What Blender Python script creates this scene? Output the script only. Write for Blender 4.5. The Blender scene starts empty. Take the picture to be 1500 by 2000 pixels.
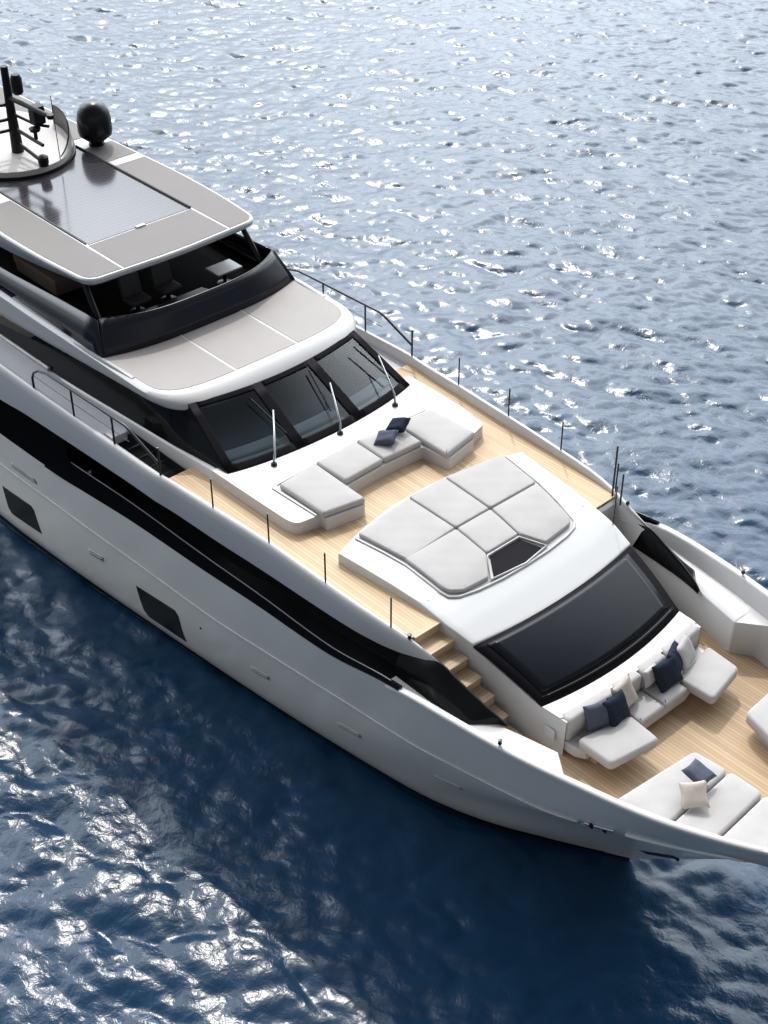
import bpy, bmesh, math, random
import numpy as np
from mathutils import Vector, Matrix

random.seed(7)
rng = np.random.default_rng(11)
R = math.radians
scene = bpy.context.scene

# ------------------------------------------------------------------ camera
# x = towards the bow, y = port, z = up, water at z = 0
CAM = Vector((21.495, -17.742, 24.632))
cam_d = bpy.data.cameras.new("camera")
cam = bpy.data.objects.new("camera", cam_d)
scene.collection.objects.link(cam)
ax_r = Vector((0.67340572, 0.73927311, 0.0))
ax_d = Vector((0.44256871, -0.40313693, -0.80100784))
ax_f = Vector((-0.59216356, 0.53940326, -0.59865386))
m = Matrix((ax_r, -ax_d, -ax_f)).transposed().to_4x4()
m.translation = CAM
cam.matrix_world = m
cam_d.sensor_fit = 'VERTICAL'
cam_d.sensor_height = 24.0
cam_d.lens = 24.0 * 2858.0 / 2000.0
cam_d.clip_start = 0.1
cam_d.clip_end = 20000
scene.camera = cam

# ------------------------------------------------------------------ sky and sun
SUN_EL, SUN_AZ = R(48.0), R(144.0)
SKY_STR, ADDED_CLOUD = 0.098, 8.6
w = bpy.data.worlds.new("World"); scene.world = w; w.use_nodes = True
nt = w.node_tree
bg = nt.nodes['Background']
sky = nt.nodes.new('ShaderNodeTexSky')
sky.sky_type = 'NISHITA'; sky.sun_disc = False
sky.sun_elevation = SUN_EL
sky.sun_rotation = math.atan2(math.cos(SUN_AZ), math.sin(SUN_AZ))
sky.air_density = 1.0; sky.dust_density = 2.0; sky.ozone_density = 1.0
hs = nt.nodes.new('ShaderNodeHueSaturation'); hs.inputs['Saturation'].default_value = 0.3
nt.links.new(sky.outputs[0], hs.inputs['Color']); bg.inputs[1].default_value = SKY_STR
# bright hazy cloud added around the sun, shaped to brighten the water's reflections
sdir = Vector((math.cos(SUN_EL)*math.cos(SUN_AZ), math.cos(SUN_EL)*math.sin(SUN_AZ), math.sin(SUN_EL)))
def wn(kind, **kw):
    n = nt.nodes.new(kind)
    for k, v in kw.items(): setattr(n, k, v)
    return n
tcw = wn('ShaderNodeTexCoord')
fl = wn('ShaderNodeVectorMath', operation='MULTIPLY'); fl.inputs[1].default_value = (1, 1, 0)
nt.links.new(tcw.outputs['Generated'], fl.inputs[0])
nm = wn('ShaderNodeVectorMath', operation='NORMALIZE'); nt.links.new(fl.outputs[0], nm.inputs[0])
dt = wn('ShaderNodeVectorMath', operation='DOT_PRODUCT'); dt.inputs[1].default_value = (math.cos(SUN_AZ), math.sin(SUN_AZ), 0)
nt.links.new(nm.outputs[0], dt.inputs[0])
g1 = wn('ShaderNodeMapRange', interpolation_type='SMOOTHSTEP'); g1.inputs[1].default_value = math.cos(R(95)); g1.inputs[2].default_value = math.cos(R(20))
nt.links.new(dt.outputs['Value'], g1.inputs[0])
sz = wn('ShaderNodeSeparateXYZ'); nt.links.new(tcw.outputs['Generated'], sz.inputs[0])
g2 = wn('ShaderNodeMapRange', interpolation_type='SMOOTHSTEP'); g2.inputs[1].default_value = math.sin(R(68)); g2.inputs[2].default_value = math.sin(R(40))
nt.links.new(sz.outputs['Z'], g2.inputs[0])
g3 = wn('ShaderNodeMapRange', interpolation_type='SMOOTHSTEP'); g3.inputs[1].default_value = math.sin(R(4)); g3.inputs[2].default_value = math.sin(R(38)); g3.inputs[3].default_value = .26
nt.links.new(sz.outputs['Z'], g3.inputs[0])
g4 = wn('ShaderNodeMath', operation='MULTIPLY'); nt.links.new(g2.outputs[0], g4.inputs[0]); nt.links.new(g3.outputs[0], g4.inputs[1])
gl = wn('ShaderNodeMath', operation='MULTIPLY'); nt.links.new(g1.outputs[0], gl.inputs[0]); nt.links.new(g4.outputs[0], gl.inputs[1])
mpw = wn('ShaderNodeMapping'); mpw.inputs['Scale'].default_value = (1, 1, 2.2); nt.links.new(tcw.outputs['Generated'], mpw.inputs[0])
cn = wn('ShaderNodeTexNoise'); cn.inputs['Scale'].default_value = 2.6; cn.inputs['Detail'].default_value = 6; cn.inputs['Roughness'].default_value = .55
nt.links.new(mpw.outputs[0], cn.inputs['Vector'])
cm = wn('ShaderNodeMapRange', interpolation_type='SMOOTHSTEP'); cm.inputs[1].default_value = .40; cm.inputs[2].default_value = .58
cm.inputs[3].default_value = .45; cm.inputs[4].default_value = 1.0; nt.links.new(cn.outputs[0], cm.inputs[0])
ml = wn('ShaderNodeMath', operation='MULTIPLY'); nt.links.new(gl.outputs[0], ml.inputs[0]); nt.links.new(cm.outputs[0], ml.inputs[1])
m2 = wn('ShaderNodeMath', operation='MULTIPLY'); m2.inputs[1].default_value = ADDED_CLOUD/SKY_STR; nt.links.new(ml.outputs[0], m2.inputs[0])
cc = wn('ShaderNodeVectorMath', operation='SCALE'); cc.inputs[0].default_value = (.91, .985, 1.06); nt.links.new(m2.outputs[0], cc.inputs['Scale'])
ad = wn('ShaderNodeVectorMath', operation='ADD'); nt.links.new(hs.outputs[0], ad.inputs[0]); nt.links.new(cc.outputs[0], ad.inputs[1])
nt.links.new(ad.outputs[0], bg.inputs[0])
sd = bpy.data.lights.new("sun", 'SUN'); sd.energy = 2.0; sd.angle = R(0.5); sd.color = (1, 0.955, 0.88)
so = bpy.data.objects.new("sun", sd); scene.collection.objects.link(so)
sdir = Vector((math.cos(SUN_EL)*math.cos(SUN_AZ), math.cos(SUN_EL)*math.sin(SUN_AZ), math.sin(SUN_EL)))
so.rotation_euler = sdir.to_track_quat('Z', 'Y').to_euler()
so.location = sdir*200
scene.view_settings.view_transform = 'Standard'
scene.view_settings.look = 'None'
scene.view_settings.exposure = 0.0
scene.view_settings.gamma = 1.0
scene.render.resolution_x, scene.render.resolution_y = 768, 1024
try:
    scene.cycles.sample_clamp_indirect = 4.0
    scene.cycles.sample_clamp_direct = 12.0
    scene.cycles.max_bounces = 8
    scene.cycles.transparent_max_bounces = 8
    scene.cycles.caustics_reflective = False
    scene.cycles.caustics_refractive = False
except Exception:
    pass

# ------------------------------------------------------------------ helpers
def curve(pts):
    """smooth interpolation through (x, v...) rows; returns f(x) -> tuple or float"""
    P = np.array(pts, float); X = P[:, 0]; V = P[:, 1:]
    d = np.zeros_like(V); h = np.diff(X); s = np.diff(V, axis=0)/h[:, None]
    d[0], d[-1] = s[0], s[-1]
    for i in range(1, len(X)-1):
        for k in range(V.shape[1]):
            a, b = s[i-1, k], s[i, k]
            d[i, k] = 0 if a*b <= 1e-12 else 2*a*b/(a+b)
    def f(x):
        i = int(np.clip(np.searchsorted(X, x)-1, 0, len(X)-2))
        t = (x-X[i])/h[i]; t = min(max(t, 0.), 1.)
        r = (2*t**3-3*t*t+1)*V[i] + (t**3-2*t*t+t)*h[i]*d[i] + (-2*t**3+3*t*t)*V[i+1] + (t**3-t*t)*h[i]*d[i+1]
        return float(r[0]) if len(r) == 1 else tuple(float(q) for q in r)
    return f

def link(name, me, mat, parent=None):
    o = bpy.data.objects.new(name, me)
    scene.collection.objects.link(o)
    if mat: me.materials.append(mat)
    if parent: o.parent = parent
    return o

def finish(name, bm, mat, parent=None, angle=35, bevel=0.0, segs=2, wn_=False):
    bmesh.ops.remove_doubles(bm, verts=bm.verts, dist=1e-5)
    bmesh.ops.recalc_face_normals(bm, faces=bm.faces)
    if bevel > 0:
        es = [e for e in bm.edges if len(e.link_faces) == 2 and e.calc_face_angle(0) > R(28)]
        bmesh.ops.bevel(bm, geom=es, offset=bevel, segments=segs, profile=0.5, affect='EDGES', clamp_overlap=True)
    for f in bm.faces: f.smooth = True
    me = bpy.data.meshes.new(name); bm.to_mesh(me); bm.free()
    try: me.set_sharp_from_angle(angle=R(angle))
    except Exception: pass
    o = link(name, me, mat, parent)
    if bevel > 0 or wn_:
        md = o.modifiers.new('wn', 'WEIGHTED_NORMAL'); md.keep_sharp = True; md.weight = 100
    return o

def bm_grid(bm, rows, closed=False):
    vs = [[bm.verts.new(p) for p in r] for r in rows]
    for i in range(len(vs)-1):
        n = len(vs[i])
        for j in range(n if closed else n-1):
            k = (j+1) % n
            q = [vs[i][j], vs[i][k], vs[i+1][k], vs[i+1][j]]
            try: bm.faces.new(q)
            except Exception: pass
    return vs

def loft(name, rows, mat, parent=None, closed=False, caps=False, angle=35, thick=0.0, bevel=0.0):
    bm = bmesh.new()
    vs = bm_grid(bm, rows, closed)
    if caps:
        for r in (vs[0], vs[-1]):
            try: bm.faces.new(r)
            except Exception: pass
    o = finish(name, bm, mat, parent, angle, bevel)
    if thick:
        md = o.modifiers.new('solid', 'SOLIDIFY'); md.thickness = thick; md.offset = 0
    return o

def bm_prism(bm, poly, z0, z1):
    f0 = z0 if callable(z0) else (lambda x, y: z0)
    f1 = z1 if callable(z1) else (lambda x, y: z1)
    a = [bm.verts.new((x, y, f0(x, y))) for x, y in poly]
    b = [bm.verts.new((x, y, f1(x, y))) for x, y in poly]
    n = len(poly)
    bm.faces.new(a[::-1]); bm.faces.new(b)
    for i in range(n):
        bm.faces.new((a[i], a[(i+1) % n], b[(i+1) % n], b[i]))

def prism(name, poly, z0, z1, mat, parent=None, bevel=0.0, segs=2, angle=35):
    bm = bmesh.new(); bm_prism(bm, poly, z0, z1)
    return finish(name, bm, mat, parent, angle, bevel, segs)

def bm_box(bm, c, s, rot=None):
    M = Matrix.Translation(c)
    if rot: M = M @ rot.to_4x4()
    M = M @ Matrix.Diagonal((s[0], s[1], s[2], 1))
    bmesh.ops.create_cube(bm, size=1.0, matrix=M)

def box(name, c, s, mat, parent=None, bevel=0.0, rot=None):
    bm = bmesh.new(); bm_box(bm, c, s, rot)
    return finish(name, bm, mat, parent, 35, bevel)

def bm_tube(bm, pts, r, n=8, cap=True):
    P = [Vector(p) for p in pts]; rs = r if isinstance(r, (list, tuple)) else [r]*len(P)
    rings = []
    up = Vector((0.13, 0.27, 0.95)).normalized()
    for i, p in enumerate(P):
        t = (P[min(i+1, len(P)-1)]-P[max(i-1, 0)]).normalized()
        a = t.cross(up)
        if a.length < 1e-3: a = t.cross(Vector((1, 0, 0)))
        a.normalize(); b = t.cross(a)
        rings.append([p + (a*math.cos(2*math.pi*k/n)+b*math.sin(2*math.pi*k/n))*rs[i] for k in range(n)])
    vs = bm_grid(bm, rings, True)
    if cap:
        bm.faces.new(vs[0]); bm.faces.new(vs[-1])

def tube(name, pts, r, mat, parent=None, n=8):
    bm = bmesh.new(); bm_tube(bm, pts, r, n)
    return finish(name, bm, mat, parent, 50)

def bm_lathe(bm, prof, c, n=24):
    rows = [[(c[0]+r*math.cos(2*math.pi*k/n), c[1]+r*math.sin(2*math.pi*k/n), c[2]+z) for k in range(n)] for r, z in prof]
    vs = bm_grid(bm, rows, True)
    if prof[0][0] > 1e-3: bm.faces.new(vs[0])
    if prof[-1][0] > 1e-3: bm.faces.new(vs[-1])

def lathe(name, prof, c, mat, parent=None, n=24, angle=40):
    bm = bmesh.new(); bm_lathe(bm, prof, c, n)
    return finish(name, bm, mat, parent, angle)

def round_poly(poly, r, n=5):
    out = []; N = len(poly)
    rr = r if isinstance(r, (list, tuple)) else [r]*N
    for i in range(N):
        p = np.array(poly[i], float); a = np.array(poly[i-1], float)-p; b = np.array(poly[(i+1) % N], float)-p
        la, lb = np.linalg.norm(a), np.linalg.norm(b); a /= la; b /= lb
        d = min(rr[i], la*.45, lb*.45)
        if d < 1e-4: out.append(tuple(p)); continue
        A, B = p+a*d, p+b*d
        for k in range(n+1):
            t = k/n; out.append(tuple((1-t)**2*A+2*t*(1-t)*p+t*t*B))
    return out

def inset_poly(poly, d):
    P = np.array(poly, float); N = len(P)
    A = 0.5*np.sum(P[:, 0]*np.roll(P[:, 1], -1)-np.roll(P[:, 0], -1)*P[:, 1]); s = 1 if A > 0 else -1
    out = []
    for i in range(N):
        e1 = P[i]-P[i-1]; e2 = P[(i+1) % N]-P[i]
        e1 /= np.linalg.norm(e1)+1e-12; e2 /= np.linalg.norm(e2)+1e-12
        n1 = np.array([-e1[1], e1[0]])*s; n2 = np.array([-e2[1], e2[0]])*s
        b = n1+n2; L = b@b
        b = b/(L/2+1e-9) if L > .3 else n1
        out.append(P[i]+b*d)
    return [tuple(q) for q in out]

def densify(poly, step):
    out = []; N = len(poly)
    for i in range(N):
        a = np.array(poly[i], float); b = np.array(poly[(i+1) % N], float)
        k = max(1, int(np.linalg.norm(b-a)/step))
        for j in range(k): out.append(tuple(a+(b-a)*j/k))
    return out

def cushion(name, poly, z0, h, mat, r=0.07, puff=0.018, zf=None, parent=None, corner=0.06, wob=0.004):
    """upholstered pad: softly rounded rim, slightly crowned top; z0 may be raised by zf(x, y)"""
    zf = zf or (lambda x, y: 0.0)
    pl = densify(round_poly(poly, corner, 4), 0.22)
    cx = sum(p[0] for p in pl)/len(pl); cy = sum(p[1] for p in pl)/len(pl)
    prof = [(0.03, 0), (0.004, 0.025), (0, h*.5), (0.004, h-r*.7), (0.02, h-r*.28), (r*.75, h-.006), (r*1.6, h+puff*.35)]
    ph = random.random()*6
    rows = []
    for d, z in prof[:6]:
        q = inset_poly(pl, d)
        rows.append([(x, y, z0+z+zf(x, y)) for x, y in q])
    bm = bmesh.new(); vs = bm_grid(bm, rows, True)
    bm.faces.new(vs[0])
    # crowned top: the rim polygon cut into a fine grid and lifted towards its middle
    q = np.array(inset_poly(pl, prof[5][0]))
    b2 = bmesh.new(); b2.faces.new([b2.verts.new((x, y, 0)) for x, y in q])
    for ax in (0, 1):
        lo, hi = q[:, ax].min(), q[:, ax].max()
        for v in np.arange(lo+.07, hi, .11):
            no = Vector((1, 0, 0)) if ax == 0 else Vector((0, 1, 0))
            co = Vector((v, 0, 0)) if ax == 0 else Vector((0, v, 0))
            bmesh.ops.bisect_plane(b2, geom=b2.verts[:]+b2.edges[:]+b2.faces[:], plane_co=co, plane_no=no, dist=1e-5)
    A = q; B = np.roll(q, -1, 0)
    zr = prof[5][1]
    for v in b2.verts:
        p = np.array((v.co.x, v.co.y)); t = np.clip(((p-A)*(B-A)).sum(1)/(((B-A)**2).sum(1)+1e-9), 0, 1)
        dd = np.linalg.norm(p-A-(B-A)*t[:, None], axis=1).min()
        x, y = p
        v.co.z = z0+zr+zf(x, y)+(.006+puff)*(1-math.exp(-dd/.09))+wob*(1-math.exp(-dd/.1))*(math.sin(x*7+y*5+ph)+.7*math.sin(x*13-y*11+ph*2))
    tmp = bpy.data.meshes.new('t'); b2.to_mesh(tmp); b2.free(); bm.from_mesh(tmp); bpy.data.meshes.remove(tmp)
    bmesh.ops.remove_doubles(bm, verts=bm.verts, dist=4e-4)
    return finish(name, bm, mat, parent, 75)

def pillow(name, c, size, thick, rot, mat, seed=0):
    rr = random.Random(seed); n = 14; bm = bmesh.new()
    ph = [rr.random()*6.28 for _ in range(6)]
    def surf(sg):
        rows = []
        for i in range(n+1):
            u = -1+2*i/n; row = []
            for j in range(n+1):
                v = -1+2*j/n
                pin = 1-0.10*(1-abs(u)**1.5)*abs(v)**3; pin2 = 1-0.10*(1-abs(v)**1.5)*abs(u)**3
                prof = max(0, (1-u**4))*max(0, (1-v**4)); prof = prof**.5
                wr = 1+.07*math.sin(3*u+2*v+ph[0])+.05*math.sin(6*v-2*u+ph[1])
                sag = .02*math.sin(2*u+ph[2])*size[0]
                row.append((u*size[0]/2*pin2, v*size[1]/2*pin, sg*thick/2*prof*wr+sag))
            rows.append(row)
        return rows
    bm_grid(bm, surf(1)); bm_grid(bm, surf(-1))
    o = finish(name, bm, mat, None, 70)
    o.rotation_euler = rot; o.location = c
    return o

# ------------------------------------------------------------------ materials
def new_mat(name):
    mt = bpy.data.materials.new(name); mt.use_nodes = True
    return mt, mt.node_tree, mt.node_tree.nodes['Principled BSDF']

def mat(name, col, rough=0.4, metal=0.0, spec=0.5, noise=0.0, nscale=3.0, bump=0.0, bscale=60.0, coat=0.0, rvar=0.0):
    mt, t, b = new_mat(name)
    b.inputs['Base Color'].default_value = (*col, 1); b.inputs['Roughness'].default_value = rough
    b.inputs['Metallic'].default_value = metal
    b.inputs['Specular IOR Level'].default_value = spec
    b.inputs['Coat Weight'].default_value = coat; b.inputs['Coat Roughness'].default_value = 0.06
    if noise or rvar:
        tc = t.nodes.new('ShaderNodeTexCoord'); nz = t.nodes.new('ShaderNodeTexNoise')
        nz.inputs['Scale'].default_value = nscale; nz.inputs['Detail'].default_value = 5
        t.links.new(tc.outputs['Object'], nz.inputs['Vector'])
        if noise:
            mr = t.nodes.new('ShaderNodeMapRange'); mr.inputs[1].default_value = .3; mr.inputs[2].default_value = .7
            mr.inputs[3].default_value = 1-noise; mr.inputs[4].default_value = 1+noise
            mx = t.nodes.new('ShaderNodeMix'); mx.data_type = 'RGBA'; mx.blend_type = 'MULTIPLY'; mx.inputs[0].default_value = 1
            t.links.new(nz.outputs[0], mr.inputs[0]); mx.inputs[6].default_value = (*col, 1)
            t.links.new(mr.outputs[0], mx.inputs[7]); t.links.new(mx.outputs[2], b.inputs['Base Color'])
        if rvar:
            m2 = t.nodes.new('ShaderNodeMapRange'); m2.inputs[1].default_value = .3; m2.inputs[2].default_value = .7
            m2.inputs[3].default_value = max(0, rough-rvar); m2.inputs[4].default_value = rough+rvar
            t.links.new(nz.outputs[0], m2.inputs[0]); t.links.new(m2.outputs[0], b.inputs['Roughness'])
    if bump:
        tc = t.nodes.new('ShaderNodeTexCoord'); nz = t.nodes.new('ShaderNodeTexNoise')
        nz.inputs['Scale'].default_value = bscale; nz.inputs['Detail'].default_value = 3
        bp = t.nodes.new('ShaderNodeBump'); bp.inputs['Strength'].default_value = bump; bp.inputs['Distance'].default_value = 0.01
        t.links.new(tc.outputs['Object'], nz.inputs['Vector']); t.links.new(nz.outputs[0], bp.inputs['Height'])
        t.links.new(bp.outputs[0], b.inputs['Normal'])
    return mt

WHITE = mat('white_gelcoat', (.49, .478, .468), .3)
HULLW = mat('hull_paint', (.85, .81, .72), .25, coat=.15)
BLACK = mat('black_paint', (.008, .008, .009), .25, spec=.25, rvar=.05)
DGLASS = mat('dark_glass', (.005, .0055, .006), .10, spec=.14)
SKYL = mat('skylight_glass', (.008, .009, .013), .14, spec=.13, rvar=.03)
WSCREEN = mat('tinted_acrylic', (.012, .013, .020), .14, spec=.3)
MATT = mat('matt_black', (.008, .008, .009), .5, spec=.2)
STRIP = mat('gloss_black_strip', (.007, .007, .008), .35, spec=0.0)
RAILG = mat('rail_grey', (.10, .10, .11), .4, metal=.5)
PORTG = mat('porthole_glass', (.010, .012, .009), .35, spec=.12)
PILLAR = mat('pillar_black', (.010, .009, .011), .5, spec=.02)
PLATF = mat('platform_paint', (.50, .465, .445), .6, spec=.2)
RECESS = mat('recess_black', (.006, .006, .007), .5, spec=.3)
PANEL = mat('warm_grey_panel', (.315, .287, .273), .6, spec=.25, noise=.02, nscale=2.0, bump=.1, bscale=150)
HPANEL = mat('taupe_grey_panel', (.155, .138, .130), .6, spec=.25, noise=.025, nscale=1.5, bump=.1, bscale=150)
GREYDECK = mat('grey_deck_paint', (.50, .49, .51), .6, noise=.04, nscale=4, bump=.1)
STEEL = mat('polished_steel', (.62, .62, .62), .18, metal=1.0)
DSTEEL = mat('dark_steel', (.03, .03, .033), .3, metal=.6)
FABRIC = mat('light_grey_fabric', (.425, .404, .394), .9, spec=.2, noise=.025, nscale=3, bump=.25, bscale=220)
NAVY = mat('navy_fabric', (.016, .022, .038), .95, spec=.15, noise=.15, nscale=14, bump=.3, bscale=160)
SLATE = mat('slate_fabric', (.075, .085, .115), .95, spec=.15, noise=.12, nscale=14, bump=.3, bscale=160)
BEIGE = mat('beige_fabric', (.43, .37, .33), .95, spec=.15, noise=.05, nscale=10, bump=.3, bscale=160)
TAN = mat('tan_leather', (.14, .10, .075), .6, noise=.06)
SEATG = mat('grey_leather', (.03, .028, .028), .5, noise=.06)
TEALP = mat('pale_dash', (.86, .90, .90), .5, noise=.03)
TRAYM = mat('tray_mesh', (.020, .019, .022), .95, spec=.05)
CABIN = mat('cabin_interior', (.16, .20, .23), .6)
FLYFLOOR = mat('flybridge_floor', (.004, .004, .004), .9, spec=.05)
ANTIF = mat('boot_paint', (.012, .011, .012), .4)

def teak_mat(name, col, w=0.085, axis='Y'):
    mt, t, b = new_mat(name)
    tc = t.nodes.new('ShaderNodeTexCoord'); sp = t.nodes.new('ShaderNodeSeparateXYZ')
    t.links.new(tc.outputs['Object'], sp.inputs[0])
    dv = t.nodes.new('ShaderNodeMath'); dv.operation = 'DIVIDE'; dv.inputs[1].default_value = w
    t.links.new(sp.outputs[axis], dv.inputs[0])
    fr = t.nodes.new('ShaderNodeMath'); fr.operation = 'FRACT'; t.links.new(dv.outputs[0], fr.inputs[0])
    lt = t.nodes.new('ShaderNodeMath'); lt.operation = 'LESS_THAN'; lt.inputs[1].default_value = .10
    t.links.new(fr.outputs[0], lt.inputs[0])
    fl = t.nodes.new('ShaderNodeMath'); fl.operation = 'FLOOR'; t.links.new(dv.outputs[0], fl.inputs[0])
    wn = t.nodes.new('ShaderNodeTexWhiteNoise'); wn.noise_dimensions = '1D'; t.links.new(fl.outputs[0], wn.inputs['W'])
    mp = t.nodes.new('ShaderNodeMapping'); mp.inputs['Scale'].default_value = (1.2, 22, 4) if axis == 'Y' else (22, 1.2, 4)
    t.links.new(tc.outputs['Object'], mp.inputs[0])
    nz = t.nodes.new('ShaderNodeTexNoise'); nz.inputs['Scale'].default_value = 1.6; nz.inputs['Detail'].default_value = 6
    t.links.new(mp.outputs[0], nz.inputs['Vector'])
    ad = t.nodes.new('ShaderNodeMath'); ad.operation = 'ADD'; t.links.new(wn.outputs[0], ad.inputs[0]); t.links.new(nz.outputs[0], ad.inputs[1])
    mr = t.nodes.new('ShaderNodeMapRange'); mr.inputs[1].default_value = .2; mr.inputs[2].default_value = 1.5
    mr.inputs[3].default_value = .80; mr.inputs[4].default_value = 1.13; t.links.new(ad.outputs[0], mr.inputs[0])
    mx = t.nodes.new('ShaderNodeMix'); mx.data_type = 'RGBA'; mx.blend_type = 'MULTIPLY'; mx.inputs[0].default_value = 1
    mx.inputs[6].default_value = (*col, 1); t.links.new(mr.outputs[0], mx.inputs[7])
    m2 = t.nodes.new('ShaderNodeMix'); m2.data_type = 'RGBA'
    m2.inputs[7].default_value = (col[0]*.52, col[1]*.46, col[2]*.38, 1)
    t.links.new(lt.outputs[0], m2.inputs[0]); t.links.new(mx.outputs[2], m2.inputs[6])
    t.links.new(m2.outputs[2], b.inputs['Base Color'])
    b.inputs['Roughness'].default_value = .62
    return mt
TEAK = teak_mat('bleached_teak', (.51, .355, .208))
TEAKB = teak_mat('bow_teak', (.44, .30, .172))
TEAKS = teak_mat('stair_teak', (.50, .36, .225), axis='X')

def glass_mat():
    mt, t, b = new_mat('windscreen_glass')
    out = t.nodes['Material Output']
    tr = t.nodes.new('ShaderNodeBsdfTransparent'); tr.inputs[0].default_value = (.84, .97, 1.0, 1)
    gl = t.nodes.new('ShaderNodeBsdfGlossy'); gl.inputs['Roughness'].default_value = .03
    fn = t.nodes.new('ShaderNodeFresnel'); fn.inputs[0].default_value = 1.5
    mx = t.nodes.new('ShaderNodeMixShader')
    t.links.new(fn.outputs[0], mx.inputs[0]); t.links.new(tr.outputs[0], mx.inputs[1]); t.links.new(gl.outputs[0], mx.inputs[2])
    t.links.new(mx.outputs[0], out.inputs[0])
    return mt
GLASS = glass_mat()

def louver_mat():
    mt, t, b = new_mat('sunroof_louvre')
    tc = t.nodes.new('ShaderNodeTexCoord'); sp = t.nodes.new('ShaderNodeSeparateXYZ'); t.links.new(tc.outputs['Object'], sp.inputs[0])
    dv = t.nodes.new('ShaderNodeMath'); dv.operation = 'DIVIDE'; dv.inputs[1].default_value = .16; t.links.new(sp.outputs['X'], dv.inputs[0])
    fr = t.nodes.new('ShaderNodeMath'); fr.operation = 'FRACT'; t.links.new(dv.outputs[0], fr.inputs[0])
    lt = t.nodes.new('ShaderNodeMath'); lt.operation = 'LESS_THAN'; lt.inputs[1].default_value = .14; t.links.new(fr.outputs[0], lt.inputs[0])
    mx = t.nodes.new('ShaderNodeMix'); mx.data_type = 'RGBA'
    mx.inputs[6].default_value = (.058, .055, .063, 1); mx.inputs[7].default_value = (.036, .034, .04, 1); b.inputs['Metallic'].default_value = .25; b.inputs['Specular IOR Level'].default_value = .2
    t.links.new(lt.outputs[0], mx.inputs[0]); t.links.new(mx.outputs[2], b.inputs['Base Color'])
    b.inputs['Roughness'].default_value = .13
    bp = t.nodes.new('ShaderNodeBump'); bp.inputs['Strength'].default_value = .03; bp.inputs['Distance'].default_value = .01
    return mt
LOUVER = louver_mat()

def water_mat():
    mt, t, b = new_mat('sea_water')
    b.inputs['Base Color'].default_value = (.0075, .034, .076, 1)
    b.inputs['IOR'].default_value = 1.34
    tc = t.nodes.new('ShaderNodeTexCoord')
    def noise(sc, det, rough=.55, dist=0.0):
        n = t.nodes.new('ShaderNodeTexNoise'); n.inputs['Scale'].default_value = sc; n.inputs['Detail'].default_value = det
        n.inputs['Roughness'].default_value = rough; n.inputs['Distortion'].default_value = dist
        t.links.new(tc.outputs['Object'], n.inputs['Vector']); return n
    b.inputs['Roughness'].default_value = WATER_ROUGH
    n1 = noise(3.0, 3, .5, .5); gust = noise(.11, 3, .5, .3)
    mr = t.nodes.new('ShaderNodeMapRange'); mr.inputs[1].default_value = .38; mr.inputs[2].default_value = .62
    mr.inputs[3].default_value = .35; mr.inputs[4].default_value = 1.0; t.links.new(gust.outputs[0], mr.inputs[0])
    n2 = noise(9.0, 3, .55, .3)
    ma = t.nodes.new('ShaderNodeMath'); ma.operation = 'MULTIPLY_ADD'; ma.inputs[1].default_value = .32
    t.links.new(n2.outputs[0], ma.inputs[0]); t.links.new(n1.outputs[0], ma.inputs[2])
    bp = t.nodes.new('ShaderNodeBump'); bp.inputs['Distance'].default_value = WATER_BUMP
    t.links.new(mr.outputs[0], bp.inputs['Strength']); t.links.new(ma.outputs[0], bp.inputs['Height'])
    t.links.new(bp.outputs[0], b.inputs['Normal'])
    return mt
WATER_ROUGH, WATER_BUMP = 0.23, 0.028
SEA = water_mat()

def tag(o, label, cat, group=None):
    o['label'] = label; o['category'] = cat
    if group: o['group'] = group
    return o

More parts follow.
